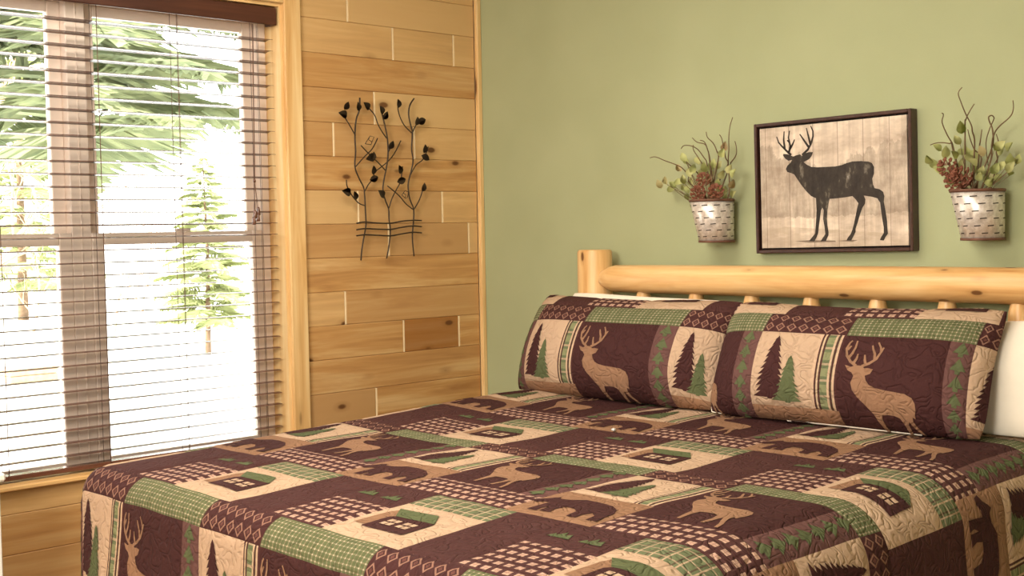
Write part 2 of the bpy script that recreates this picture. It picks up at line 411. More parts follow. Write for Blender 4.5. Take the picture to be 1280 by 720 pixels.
DEER = [deer_norm(p) for p in [(60, 363), (70, 382), (85, 390), (92, 402), (82, 428), (85, 455), (100, 482), (118, 505), (132, 528), (143, 548), (147, 578), (152, 610), (156, 636), (168, 636), (166, 604), (165, 572), (170, 546), (192, 542), (215, 543), (232, 552), (238, 578), (239, 602), (234, 638), (245, 640), (252, 610), (254, 580), (259, 562), (270, 592), (284, 622), (292, 657), (303, 657), (297, 620), (284, 588), (276, 560), (279, 540), (289, 547), (292, 528), (298, 508), (299, 482), (291, 462), (266, 450), (230, 447), (190, 444), (162, 439), (144, 430), (134, 414), (131, 398), (148, 390), (158, 372), (140, 369), (127, 371), (118, 362), (98, 362), (82, 369)]]
ANT = [[deer_norm(p) for p in s] for s in [[(98, 364), (78, 350), (63, 328), (58, 300), (66, 276), (72, 268)], [(68, 338), (80, 318), (88, 296), (90, 268)], [(62, 305), (72, 290)], [(88, 356), (97, 338), (100, 320)],
       [(118, 364), (142, 352), (165, 334), (178, 308), (176, 290), (165, 270)], [(160, 338), (158, 315), (150, 296), (146, 284)], [(178, 305), (186, 290)], [(130, 357), (126, 340), (124, 322)]]]
HOUSE_ROOF = [(.14, .78), (.60, .82), (.74, .63), (.28, .60)]
HOUSE_GABLE = [(.10, .28), (.12, .66), (.17, .79), (.30, .58), (.30, .28)]
HOUSE_BODY = [(.24, .24), (.24, .56), (.30, .62), (.74, .64), (.76, .24)]
BEAR = [(.04, .38), (.02, .46), (.09, .52), (.13, .60), (.17, .66), (.21, .60), (.30, .62), (.42, .74), (.58, .74), (.74, .70), (.86, .60), (.93, .46), (.94, .30), (.97, .14), (.86, .12), (.84, .28), (.76, .36), (.73, .24), (.75, .12), (.64, .12), (.62, .30), (.54, .38), (.44, .38), (.42, .24), (.45, .12), (.33, .12), (.33, .30), (.29, .20), (.31, .10), (.20, .10), (.21, .28), (.22, .42), (.16, .42), (.10, .36)]
TUFT = [(.0, .0), (.15, .55), (.28, .3), (.45, 1.0), (.6, .45), (.78, .8), (1, 0)]

PX, PY = .66, .92
# patch type, u0, u1, v0, v1 in one repeat (metres)
CELLS = [('tree_patch', 0, .195, 0, .26), ('plaid_strip', .195, .27, 0, .26), ('deer_patch', .27, .58, -.09, .26), ('pine_strip', .58, .66, -.09, .26),
         ('diamond_strip', 0, .27, .26, .35), ('green_plaid_strip', .27, .66, .26, .35),
         ('plain_patch', .045, .22, .35, .70), ('window_check_patch', .22, .43, .35, .55), ('tuft_patch', .22, .43, .55, .70),
         ('house_patch', .43, .705, .35, .605), ('plaid_patch', .43, .705, .605, .70),
         ('window_check_patch', .27, .66, .70, .83), ('bear_patch', 0, .27, .70, .92)]
PM = dict(tree_patch='cream', plaid_strip='plaid', deer_patch='darker', pine_strip='mauve', diamond_strip='diamond', green_plaid_strip='gplaid', plain_patch='dark',
          window_check_patch='lattice', tuft_patch='dark', house_patch='cream', plaid_patch='gplaid2', bear_patch='tan')

def clip_poly(pts, lo, hi, ax, keep_gt):
    out = []
    lim = lo if keep_gt else hi
    ins = (lambda p: p[ax] >= lim) if keep_gt else (lambda p: p[ax] <= lim)
    for i, a in enumerate(pts):
        b = pts[(i + 1) % len(pts)]
        if ins(a): out.append(a)
        if ins(a) != ins(b):
            t = (lim - a[ax]) / (b[ax] - a[ax]); out.append((a[0] + (b[0] - a[0]) * t, a[1] + (b[1] - a[1]) * t))
    return out
def inside(p, poly):
    c = False; x, y = p; j = len(poly) - 1
    for i in range(len(poly)):
        xi, yi = poly[i]; xj, yj = poly[j]
        if (yi > y) != (yj > y) and x < (xj - xi) * (y - yi) / (yj - yi) + xi: c = not c
        j = i
    return c
def tri_poly(poly, step):
    """triangulate an outline with inner points so that it can follow a curved cloth"""
    pts = []
    for i, a in enumerate(poly):
        b = poly[(i + 1) % len(poly)]; d = math.hypot(b[0] - a[0], b[1] - a[1])
        if d < 1e-6: continue
        k = max(1, int(d / step))
        for q in range(k): pts.append((a[0] + (b[0] - a[0]) * q / k, a[1] + (b[1] - a[1]) * q / k))
    n = len(pts); edges = [(i, (i + 1) % n) for i in range(n)]
    x0 = min(p[0] for p in pts); x1 = max(p[0] for p in pts); y0 = min(p[1] for p in pts); y1 = max(p[1] for p in pts)
    extra = []; y = y0 + step / 2
    while y < y1:
        x = x0 + step / 2
        while x < x1:
            if inside((x, y), poly): extra.append((x, y))
            x += step
        y += step
    vs, es, fs, *_ = delaunay_2d_cdt([Vector(p) for p in pts + extra], edges, [], 1, 1e-5)
    return [tuple(v) for v in vs], fs
def cloth_mesh(name, polys, SF, off, step, origin, uvo=(0, 0)):
    """several flat outlines laid on the cloth surface SF(u, v) -> (pos, normal)"""
    bm = bmesh.new(); uvl = bm.loops.layers.uv.new('UV')
    for poly in polys:
        if len(poly) < 3: continue
        vs, fs = tri_poly(poly, step)
        bv = []
        for q in vs:
            P, N = SF(*q); bv.append(bm.verts.new(P + N * off - origin))
        for f in fs:
            try: fc = bm.faces.new([bv[i] for i in f])
            except ValueError: continue
            fc.smooth = True
            for lp, i in zip(fc.loops, f): lp[uvl].uv = (vs[i][0] - uvo[0], vs[i][1] - uvo[1])
    bm.normal_update()
    for f in bm.faces:
        c = f.calc_center_median() + origin
    me = bpy.data.meshes.new(name); bm.to_mesh(me); bm.free(); return me
def stroke(pts, w0, w1):
    out = []
    for i in range(len(pts) - 1):
        a, b = pts[i], pts[i + 1]; d = math.hypot(b[0] - a[0], b[1] - a[1])
        if d < 1e-6: continue
        nx, ny = -(b[1] - a[1]) / d, (b[0] - a[0]) / d
        wa = (w0 + (w1 - w0) * i / (len(pts) - 1)) / 2; wb = (w0 + (w1 - w0) * (i + 1) / (len(pts) - 1)) / 2
        ex, ey = (b[0] - a[0]) / d * wb * .6, (b[1] - a[1]) / d * wb * .6
        out.append([(a[0] + nx * wa, a[1] + ny * wa), (a[0] - nx * wa, a[1] - ny * wa), (b[0] - nx * wb + ex, b[1] - ny * wb + ey), (b[0] + nx * wb + ex, b[1] + ny * wb + ey)])
    return out
def patchwork(parent, SF, dom, u_off, v_off, step=.02, prefix=''):
    """cover the cloth domain dom=(U0,U1,V0,V1) with the repeating patches; pattern origin at (u_off, v_off)"""
    U0, U1, V0, V1 = dom; org = parent_origin(parent)
    seed = 0
    for iu in range(int((U0 - u_off) // PX) - 1, int((U1 - u_off) // PX) + 1):
        for iv in range(int((V0 - v_off) // PY) - 1, int((V1 - v_off) // PY) + 1):
            for typ, a0, a1, b0, b1 in CELLS:
                seed += 1
                u0 = u_off + iu * PX + a0; u1 = u_off + iu * PX + a1; v0 = v_off + iv * PY + b0; v1 = v_off + iv * PY + b1
                c0, c1, d0, d1 = max(u0, U0), min(u1, U1), max(v0, V0), min(v1, V1)
                if c1 - c0 < .004 or d1 - d0 < .004: continue
                # patch: a grid with lowered seams
                nu = max(2, int((c1 - c0) / step) + 1); nv = max(2, int((d1 - d0) / step) + 1)
                us = [c0, c0 + .004] + [c0 + (c1 - c0) * i / nu for i in range(1, nu)] + [c1 - .004, c1]
                vs = [d0, d0 + .004] + [d0 + (d1 - d0) * i / nv for i in range(1, nv)] + [d1 - .004, d1]
                us = sorted(set(round(x, 5) for x in us)); vs = sorted(set(round(x, 5) for x in vs))
                bm = bmesh.new(); uvl = bm.loops.layers.uv.new('UV'); grid = []
                for jv in vs:
                    row = []
                    for ju in us:
                        e = min(ju - c0, c1 - ju, jv - d0, d1 - jv)
                        P, N = SF(ju, jv); row.append((bm.verts.new(P + N * (.0028 * sstep(0, .012, e) ) - org), ju, jv))
                    grid.append(row)
                for j in range(len(vs) - 1):
                    for i in range(len(us) - 1):
                        q = (grid[j][i], grid[j][i + 1], grid[j + 1][i + 1], grid[j + 1][i])
                        f = bm.faces.new([x[0] for x in q]); f.smooth = True
                        for lp, x in zip(f.loops, q): lp[uvl].uv = (x[1] - u0, x[2] - v0)
                me = bpy.data.meshes.new(typ); bm.to_mesh(me); bm.free()
                po = obj(typ, me, FB[PM[typ]], parent)
                # motifs
                W, H = u1 - u0, v1 - v0
                T = lambda pts: [(u0 + x * W, v0 + y * H) for x, y in pts]
                def motif(nm, polys, mat, off=.0042, st=.02):
                    pp = []
                    for p_ in polys:
                        for ax, lo, hi in ((0, max(c0, u0) + .001, min(c1, u1) - .001), (1, d0 + .001, d1 - .001)):
                            if len(p_) > 2: p_ = clip_poly(p_, lo, hi, ax, True)
                            if len(p_) > 2: p_ = clip_poly(p_, lo, hi, ax, False)
                        if len(p_) > 2: pp.append(p_)
                    if not pp: return
                    me = cloth_mesh(nm, pp, SF, off, st, org)
                    if len(me.polygons): obj(nm, me, FB[mat], po)
                if typ == 'tree_patch':
                    motif('dark_tree', [T(rndtree(.36, .13, .93, .30, 11, 3))], 'darker')
                    motif('green_tree', [T(rndtree(.65, .09, .68, .23, 9, 5))], 'green', .0052)
                elif typ == 'deer_patch':
                    motif('deer', [T(DEER)], 'deer')
                    ap = []
                    for s in ANT: ap += stroke([(u0 + x * W, v0 + y * H) for x, y in s], .0085, .0045)
                    motif('antlers', ap, 'deer', .0046)
                elif typ == 'house_patch':
                    motif('house_gable', [T(HOUSE_GABLE)], 'tan')
                    motif('house_wall', [T(HOUSE_BODY)], 'darker', .0047)
                    motif('house_roof', [T(HOUSE_ROOF)], 'green', .0055)
                    ws = []
                    for cx in (.40, .60):
                        for sx in (-1, 1):
                            for sy in (-1, 1): ws.append(T([(cx + sx * .008, .44 + sy * .012), (cx + sx * .068, .44 + sy * .012), (cx + sx * .068, .44 + sy * .078), (cx + sx * .008, .44 + sy * .078)]))
                    motif('house_window', ws, 'cream', .0058)
                elif typ == 'bear_patch': motif('bear', [T(BEAR)], 'darker')
                elif typ == 'pine_strip':
                    tr = [T([(.5, (k + .98) / 7), (.82, (k + .28) / 7), (.60, (k + .28) / 7), (.60, (k + .06) / 7), (.40, (k + .06) / 7), (.40, (k + .28) / 7), (.18, (k + .28) / 7)]) for k in range(7)]
                    motif('little_pines', tr, 'green')
                elif typ == 'tuft_patch':
                    motif('tufts', [T([(.12 + x * .3, .28 + y * .26) for x, y in TUFT]), T([(.55 + x * .3, .28 + y * .26) for x, y in TUFT])], 'green')

# ------------------------------------------------------------------ bed: frame, mattress, quilt
BX0, BX1 = .63, 2.63; BZ = .815
HB = tag(empty('log_bed_frame', (1.65, -.12, 0)), 'peeled pine log bed frame with spindled headboard against the green wall', 'bed')
def lathe_obj(name, prof, mat, parent, loc, rot=None, seg=24):
    bm = bmesh.new(); add_lathe(bm, prof, seg)
    o = obj(name, finish(bm, name, False), mat, parent, Vector(loc) - parent_origin(parent))
    for p in o.data.polygons: p.use_smooth = True
    try: o.data.set_sharp_from_angle(angle=math.radians(35))
    except Exception: pass
    if rot: o.rotation_euler = rot
    return o
for x in (.772, 2.60):
    lathe_obj('post', [(.069, 0), (.0685, .5), (.0675, 1.362), (.062, 1.371)], M['logz'], HB, (x, -.12, 0))
rl = 2.6 - .772 - .06
lathe_obj('top_rail', [(.022, 0), (.030, .012), (.044, .045), (.051, .075), (.0525, .25), (.0545, rl * .6), (.0545, rl - .09), (.044, rl - .05), (.022, rl)], M['logz'], HB, (.772 + .045, -.135, 1.262), (0, pi / 2, 0), 28)
lathe_obj('lower_rail', [(.03, 0), (.05, .06), (.05, rl - .06), (.03, rl)], M['logz'], HB, (.772 + .045, -.125, .62), (0, pi / 2, 0))
for x in (1.023, 1.269, 1.51, 1.748, 1.993, 2.228, 2.452):
    lathe_obj('spindle', [(.020, 0), (.034, .08), (.035, .45), (.030, .52), (.021, .56)], M['logz'], HB, (x, -.13, .665), None, 16)
for x in (.70, 2.56):
    lathe_obj('side_rail', [(.05, 0), (.05, 1.88)], M['logz'], HB, (x, -.16, .33), (pi / 2, 0, 0), 16)
    lathe_obj('foot_post', [(.055, 0), (.055, .60)], M['logz'], HB, (x + (.02 if x < 1 else -.02), -2.06, 0), None, 16)
bm = bmesh.new(); add_box(bm, (BX0 + .09, -2.07, .28), (BX1 - .09, -.20, .50), .02)
tag(obj('box_spring', finish(bm, 'box_spring'), M['sheet']), 'pale box spring under the mattress of the log bed', 'box spring')
bm = bmesh.new(); add_box(bm, (BX0 + .05, -2.11, .51), (BX1 - .05, -.20, BZ - .03), .05)
tag(obj('mattress', finish(bm, 'mattress', True), M['sheet']), 'king mattress hidden under the patchwork quilt', 'mattress')

UL, UR, VF, RB0 = BX0 + .07, BX1 - .13, -2.10, .08
def quilt_pos(u, v):
    du = UL - u if u < UL else (u - UR if u > UR else 0.0)
    sgn = -1 if u < UL else 1
    dv = VF - v if v < VF else 0.0
    s = math.hypot(du, dv); RB = RB0 + (.06 * du / s if u > UR and s > 0 else 0)
    cu, cv = min(max(u, UL), UR), max(v, VF)
    z = BZ + .020 * sstep(-1.25, -.5, cv) + .018 * sstep(-1.85, -.9, cv) * sstep(1.15, .66, cu) - .028 * sstep(-1.55, -2.2, cv) * (.45 + .55 * sstep(1.0, 1.9, cu))
    z += +.004 * noise.noise(Vector((cu * 2.3, cv * 2.3, .3))) + .0025 * noise.noise(Vector((cu * 9, cv * 9, 1.3)))
    if s <= 0: return Vector((cu, cv, z))
    if s < RB * pi / 2: h = RB * math.sin(s / RB); dr = RB * (1 - math.cos(s / RB))
    else:
        e = s - RB * pi / 2
        along = cv if du >= dv else cu
        wv = .012 * math.sin(along * 7.0 + 1.0) * sstep(0, .3, e) + .006 * math.sin(along * 17.0) * sstep(0, .3, e)
        h = RB + e * .07 + wv; dr = RB + e
    return Vector((cu + sgn * du / s * h, cv - dv / s * h, z - dr))
def quilt_sf(u, v):
    e = .004; P = quilt_pos(u, v)
    N = (quilt_pos(u + e, v) - quilt_pos(u - e, v)).cross(quilt_pos(u, v + e) - quilt_pos(u, v - e))
    if N.length < 1e-9: return P, Vector((0, 0, 1))
    N.normalize()
    return P, N
DROP = .50
QD = (UL - DROP, UR + DROP + .06, VF - DROP, -.205)
QU = tag(empty('patchwork_quilt', (1.63, -1.2, BZ)), 'brown, cream and green lodge patchwork quilt spread over the bed', 'quilt')
# backing cloth just under the patches
bm = bmesh.new(); n1, n2 = 120, 100; g = []
for j in range(n2 + 1):
    g.append([])
    for i in range(n1 + 1):
        P, N = quilt_sf(QD[0] + (QD[1] - QD[0]) * i / n1, QD[2] + (QD[3] - QD[2]) * j / n2)
        g[-1].append(bm.verts.new(P - N * .004 - QU.location))
for j in range(n2):
    for i in range(n1):
        f = bm.faces.new((g[j][i], g[j][i + 1], g[j + 1][i + 1], g[j + 1][i])); f.smooth = True
me = bpy.data.meshes.new('backing'); bm.to_mesh(me); bm.free(); obj('backing', me, FB['darker'], QU)
patchwork(QU, quilt_sf, QD, 1.315, -1.547)
for i, (p0, p1) in enumerate((((QD[0], QD[2]), (QD[1], QD[2])), ((QD[1], QD[2]), (QD[1], QD[3])), ((QD[0], QD[2]), (QD[0], QD[3])))):
    pts = [quilt_pos(p0[0] + (p1[0] - p0[0]) * k / 70, p0[1] + (p1[1] - p0[1]) * k / 70) for k in range(71)]
    tube('binding', pts, .006, FB['darker'], QU, seg=6)

# ------------------------------------------------------------------ pillows
def cushion_sf(xc, yb, zb, W, H, lean, T, Tb, yaw, sag=.03, roll=0, curl=.03):
    e = Vector((0, math.sin(lean), math.cos(lean))); n = Vector((0, -math.cos(lean), math.sin(lean))); ax = Vector((1, 0, 0))
    Rm = Matrix.Rotation(yaw, 3, 'Z') @ Matrix.Rotation(roll, 3, 'Y')
    base = Vector((xc, yb, zb))
    def pos(s, t, side):
        d = (max(0, 1 - abs(s) ** 5.0) ** .6) * (max(0, 1 - abs(t) ** 2.2) ** .6)
        d *= 1 - .18 * t                               # fuller at the bottom
        x = W / 2 * s * (1 - .035 * (1 - t * t)); y = H / 2 * (1 + t * (1 - .05 * (1 - s * s)))
        rc = 1 - .045 * (s * t) ** 4; x *= rc; y = H / 2 + (y - H / 2) * (1 - .06 * (s * t) ** 4)
        y -= sag * (1 - s * s) * sstep(-.2, 1, t)
        wr = .006 * noise.noise(Vector((s * 2.2 + xc, t * 2.0, side)))
        cu_ = curl * max(0, t) ** 2
        return base + Rm @ (ax * x + e * (y - cu_ * .35) - n * cu_ + n * ((T if side > 0 else -Tb) * d + wr * d))
    return pos
def pillow(name, label, xc, yb, zb, W, H, lean, T, Tb, yaw, mat, pattern=None, sag=.03, roll=0, hem=None):
    pos = cushion_sf(xc, yb, zb, W, H, lean, T, Tb, yaw, sag, roll)
    root = tag(empty(name, (xc, yb, zb)), label, 'pillow')
    bm = bmesh.new(); n1, n2 = 44, 24
    def lay(side, inset):
        rows = []
        for j in range(n2 + 1):
            t = math.sin(pi / 2 * (-1 + 2 * j / n2)); rows.append([])
            for i in range(n1 + 1):
                s = math.sin(pi / 2 * (-1 + 2 * i / n1)); rows[-1].append(bm.verts.new(pos(s * (1 - inset), t * (1 - inset), side) - root.location))
        for j in range(n2):
            for i in range(n1):
                q = (rows[j][i], rows[j][i + 1], rows[j + 1][i + 1], rows[j + 1][i])
                f = bm.faces.new(q if side > 0 else q[::-1]); f.smooth = True
        return rows
    if pattern is None:
        lay(1, 0); lay(-1, 0); bmesh.ops.remove_doubles(bm, verts=bm.verts, dist=.0008)
        me = bpy.data.meshes.new('pillow_body'); bm.to_mesh(me); bm.free(); obj('pillow_body', me, mat, root)
    else:
        r1 = lay(-1, 0)
        me = bpy.data.meshes.new('back_panel'); bm.to_mesh(me); bm.free(); obj('back_panel', me, mat, root)
        U0, U1, V0, V1, uo, vo = pattern
        def sf(u, v):
            def P(u, v):
                a = max(-1, min(1, -1 + 2 * (u - U0) / (U1 - U0))); b = max(-1, min(1, -1 + 2 * (v - V0) / (V1 - V0)))
                k = lambda q: .45 * q + .55 * math.sin(pi / 2 * q)
                ku = lambda q: .6 * q + .4 * math.sin(pi / 2 * q)
                return pos(ku(a), k(b), 1)
            e = .006
            N = (P(min(u + e, U1), v) - P(max(u - e, U0), v)).cross(P(u, min(v + e, V1)) - P(u, max(v - e, V0)))
            N = N.normalized() if N.length > 1e-9 else Vector((0, -1, 0))
            return P(u, v), N
        patchwork(root, sf, (U0, U1, V0, V1), uo, vo, .016)
    if hem:
        for (s0, t0, s1, t1) in hem:
            pts = [pos(s0 + (s1 - s0) * k / 16, t0 + (t1 - t0) * k / 16, 1) for k in range(17)]
            tube('hem', pts, .0032, M['linen'], root, seg=6)
    return root
pillow('pillow', 'plain white pillow peeping out above the left patterned sham', 1.10, -.300, .838, .80, .398, math.radians(13), .030, .035, 0, M['linen'], sag=.0, roll=math.radians(1.2))
pillow('pillow', 'plain white pillow showing past the right end of the patterned shams', 2.19, -.295, .838, .92, .37, math.radians(12), .035, .035, 0, M['linen'], sag=.02)
pillow('pillow_sham', 'patchwork deer and pine sham on the window side of the bed', 1.085, -.408, .836, .95, .424, math.radians(23), .115, .04, 0, FB['darker'], (0, .97, 0, .53, .115, .062), sag=.010, hem=[(-.95, -1, -.4, -1)])
pillow('pillow_sham', 'patchwork deer and pine sham overlapping the other, beside the white pillow', 2.015, -.425, .836, .945, .424, math.radians(23), .115, .04, math.radians(1.5), FB['darker'], (0, .97, 0, .53, .25, .062), sag=.010, hem=[(-1, -.5, -1, -1), (-1, -1, -.9, -1), (-.35, -1, .6, -1)])

# ------------------------------------------------------------------ framed deer picture
PIC = tag(empty('framed_picture', (1.466, -.022, 1.354)), 'dark framed print of a standing deer on pale wooden boards', 'picture')
PIC.rotation_euler = (0, -.0138, 0)
PW, PH = .602, .453
def pbox(name, a, b, mat, parent=PIC, bev=.002):
    c = (Vector(a) + Vector(b)) / 2
    bm = bmesh.new(); add_box(bm, Vector(a) - c, Vector(b) - c, bev); return obj(name, finish(bm, name), mat, parent, c if parent is PIC else c - parent.location)
fw = .012
pbox('frame_side', (0, -.018, 0), (fw, .022, PH), M['frame']); pbox('frame_side', (PW - fw, -.018, 0), (PW, .022, PH), M['frame'])
pbox('frame_side', (fw, -.018, 0), (PW - fw, .022, fw), M['frame']); pbox('frame_side', (fw, -.018, PH - fw), (PW - fw, .022, PH), M['frame'])
pbox('back_board', (fw, .004, fw), (PW - fw, .02, PH - fw), plain('black_board', srgb(25, 18, 16), .8), bev=0)
m = NT('deer_canvas', .7, .2)
uvn = m.coord('Object'); sp = m.n('ShaderNodeSeparateXYZ'); m.set(sp.inputs[0], uvn); X, Z = sp.outputs[0], sp.outputs[2]
base = m.ramp(m.noise(m.coord('Object', scale=(2.2, 2, 5)), 2.4, 5, .65), [(.32, srgb(176, 158, 140)), (.62, srgb(232, 216, 196))])
streak = m.noise(m.coord('Object', scale=(26, 1, 1.5)), 2.0, 4)
base = m.mix(m.math('MULTIPLY', m.ramp(streak, [(.42, (1, 1, 1, 1)), (.6, (0, 0, 0, 1))]), .28), base, srgb(140, 122, 106))
# printed forest: grey masses left and right, pale ground
fx = m.noise(m.coord('Object', scale=(9, 1, 2.5)), 2.5, 5, .7)
hz = m.math('ADD', m.math('MULTIPLY', m.math('ABSOLUTE', X), .35), m.math('MULTIPLY', fx, .16))
forest = m.math('MULTIPLY', m.math('LESS_THAN', Z, m.math('SUBTRACT', hz, .03)), m.math('GREATER_THAN', Z, m.math('ADD', -.13, m.math('MULTIPLY', fx, .05))))
base = m.mix(m.math('MULTIPLY', forest, m.math('MULTIPLY', m.ramp(m.noise(m.coord('Object', scale=(30, 1, 9)), 1.6, 5, .75), [(.3, (1, 1, 1, 1)), (.7, (.2, .2, .2, 1))]), .62)), base, srgb(118, 104, 88))
gr = m.math('MULTIPLY', m.math('LESS_THAN', Z, m.math('ADD', -.15, m.math('MULTIPLY', X, -.08))), .55)
base = m.mix(m.math('MULTIPLY', gr, m.ramp(m.noise(m.coord('Object', scale=(3, 1, 12)), 3, 5), [(.4, (0, 0, 0, 1)), (.6, (1, 1, 1, 1))])), base, srgb(170, 152, 130))
pl = m.math('ABSOLUTE', m.math('SUBTRACT', m.math('FRACT', m.math('ADD', m.math('MULTIPLY', X, 10.5), 20.2)), .5))
base = m.mix(m.math('MULTIPLY', m.math('LESS_THAN', pl, .016), .55), base, srgb(116, 98, 84))
m.color(base)
CAN = pbox('canvas', (fw + .008, -.010, fw + .006), (PW - fw - .008, .004, PH - fw - .006), m.m, bev=.001)
DP = [(193, 300), (200, 285), (215, 270), (222, 258), (205, 262), (190, 252), (180, 238), (182, 230), (200, 232), (215, 238), (228, 242), (240, 237), (258, 232), (268, 240), (280, 228), (300, 222), (318, 222), (312, 240), (300, 255), (285, 262), (275, 268), (290, 280), (310, 290), (340, 292), (380, 290), (420, 288), (450, 282), (475, 272), (500, 265), (540, 263), (575, 266), (590, 272), (600, 290), (600, 320), (592, 345), (595, 370), (602, 388), (625, 393), (642, 405), (648, 425), (645, 450), (652, 490), (660, 540), (662, 575), (664, 598), (652, 615), (645, 630), (627, 628), (632, 615), (645, 595), (645, 570), (638, 530), (632, 490), (628, 455), (615, 435), (590, 428), (552, 422), (560, 440), (558, 460), (545, 480), (535, 510), (525, 545), (515, 575), (515, 590), (505, 610), (495, 630), (473, 630), (478, 618), (492, 600), (500, 580), (508, 550), (515, 515), (522, 480), (528, 458), (515, 440), (500, 425), (470, 430), (430, 435), (395, 438), (390, 460), (385, 490), (382, 530), (385, 560), (390, 590), (390, 605), (378, 632), (353, 634), (362, 620), (375, 600), (372, 570), (365, 530), (368, 490), (362, 478), (355, 490), (350, 530), (345, 565), (342, 595), (335, 615), (325, 634), (300, 633), (310, 620), (328, 598), (330, 570), (333, 530), (335, 490), (333, 460), (332, 435), (310, 425), (285, 400), (262, 370), (245, 345), (232, 325), (215, 318), (200, 314)]
AP = [[(218, 236), (195, 215), (175, 195), (160, 178), (151, 152)], [(188, 207), (183, 165), (185, 128)], [(207, 224), (214, 195), (205, 155), (210, 125)], [(212, 208), (225, 185), (233, 165)], [(211, 178), (200, 168)],
      [(268, 236), (295, 210), (308, 185), (318, 150), (318, 125), (308, 102)], [(306, 185), (295, 140), (288, 112)], [(298, 198), (275, 165), (258, 140)]]
def pic_uv(p):
    q = on(1, -.033, 930 + p[0] / 3.691, 130 + p[1] / 3.691) - Vector(PIC.location)
    c, s_ = math.cos(.0138), math.sin(.0138)
    return (q.x * c + q.z * s_, -q.x * s_ + q.z * c)
flat_sf = lambda u, v: (Vector((u, -.0105, v)), Vector((0, -1, 0)))
m = NT('printed_deer', .6, .3)
nz = m.noise(m.coord('Object', scale=(4, 1, 2)), 6, 5, .7)
c = m.ramp(nz, [(.40, srgb(40, 33, 28)), (.58, srgb(58, 50, 42)), (.70, srgb(120, 112, 98)), (.8, srgb(190, 190, 190))])
m.color(c)
DM = m.m
polys = [[pic_uv(p) for p in DP]]
me = cloth_mesh('printed_deer', polys, flat_sf, .0006, .03, CAN.location); dr = obj('printed_deer', me, DM, CAN)
ap = []
for s_ in AP: ap += stroke([pic_uv(p) for p in s_], .0085, .004)
me = cloth_mesh('printed_antlers', ap, flat_sf, .0007, .05, CAN.location); obj('printed_antlers', me, DM, CAN)
sh = [[pic_uv(p) for p in q] for q in ([(235, 633), (300, 628), (420, 630), (425, 636), (300, 640)], [(430, 632), (480, 626), (525, 628), (500, 636)])]
obj('printed_ground_shadow', cloth_mesh('printed_ground_shadow', sh, flat_sf, .0003, .05, CAN.location), plain('grey_print', srgb(128, 112, 96)), CAN)

# ------------------------------------------------------------------ metal tree wall sculpture
WA = tag(empty('metal_wall_art', (.02, -.55, 1.62)), 'bronze metal wall art of three leafy saplings behind a wavy fence', 'wall art')
def wp(p, d=.028): return on(0, d, 410 + p[0] / 3.271, 110 + p[1] / 3.271)
trunks = [[(130, 40), (128, 90), (115, 130), (110, 195), (113, 260), (110, 320), (125, 365), (145, 405), (150, 440), (153, 500), (155, 560), (145, 620), (138, 665), (135, 705)],
          [(222, 110), (232, 150), (242, 200), (246, 260), (240, 320), (228, 380), (225, 420), (235, 460), (248, 495), (250, 540), (255, 580), (250, 640), (240, 697)],
          [(352, 43), (335, 70), (330, 110), (340, 160), (345, 185), (342, 250), (348, 295), (340, 340), (330, 380), (328, 410), (335, 455), (350, 495), (350, 540), (345, 610), (352, 688)]]
branches = [[(65, 115), (90, 155), (112, 195)], [(113, 322), (150, 280), (180, 250), (203, 205)], [(150, 422), (165, 395), (185, 370), (188, 345)], [(154, 482), (125, 470), (95, 435), (78, 400), (75, 375)],
            [(160, 75), (190, 110), (205, 150), (225, 185), (242, 208)], [(135, 235), (160, 262), (200, 300), (236, 338)], [(195, 340), (240, 305), (270, 270), (298, 215)], [(249, 492), (262, 450), (280, 415), (297, 380), (305, 320)],
            [(285, 65), (290, 105), (310, 150), (343, 185)], [(345, 182), (358, 155), (372, 138)], [(337, 355), (360, 315), (390, 290), (410, 240)], [(350, 498), (370, 465), (385, 425), (388, 408)], [(243, 400), (290, 440), (320, 475), (350, 498)],
            [(218, 100), (224, 118)], [(258, 238), (247, 262)], [(217, 436), (228, 450)], [(110, 436), (113, 460)]]
rails = [[(117, 553), (150, 548), (200, 552), (255, 553), (300, 545), (345, 541), (383, 542)], [(117, 580), (150, 575), (200, 577), (255, 578), (300, 570), (345, 564), (383, 567)], [(117, 604), (150, 600), (200, 602), (255, 604), (300, 597), (345, 590), (383, 592)]]
flies = [[(152, 228), (172, 196), (188, 200), (180, 220), (176, 232), (152, 228)], [(302, 438), (315, 420), (328, 425), (326, 445), (318, 452), (302, 438)], [(172, 196), (166, 212), (180, 220)], [(308, 430), (318, 436), (316, 448)]]
for t in trunks: tube('stem', catmull([wp(p) for p in t], 4), .0034, M['bronze'], WA, .0030, 6)
for t in branches: tube('branch', catmull([wp(p, .029) for p in t], 4), .0025, M['bronze'], WA, .0025, 5)
for t in rails: tube('fence_rail', catmull([wp(p, .034) for p in t], 4), .0030, M['bronze'], WA, .0030, 6)
for t in flies: tube('butterfly_wire', [wp(p, .032) for p in t], .0016, M['bronze'], WA, .0016, 5)
def leaf_mesh(name, bend=.12):
    bm = bmesh.new(); n = 6; L, Cn, Rr = [], [], []
    for i in range(n + 1):
        t = i / n; wv = .34 * math.sin(pi * t ** .8) ** .9 if 0 < t < 1 else .004
        z = bend * (4 * t * (1 - t)) * .6
        Cn.append(bm.verts.new((0, t, z))); L.append(bm.verts.new((-wv, t, z + wv * .35))); Rr.append(bm.verts.new((wv, t, z + wv * .35)))
    for i in range(n):
        for A, B in ((L, Cn), (Cn, Rr)):
            f = bm.faces.new((A[i], B[i], B[i + 1], A[i + 1])); f.smooth = True
    r = bmesh.ops.solidify(bm, geom=list(bm.faces), thickness=.03)
    return finish(bm, name)
lm = leaf_mesh('leaf'); lm.materials.append(M['bronze'])
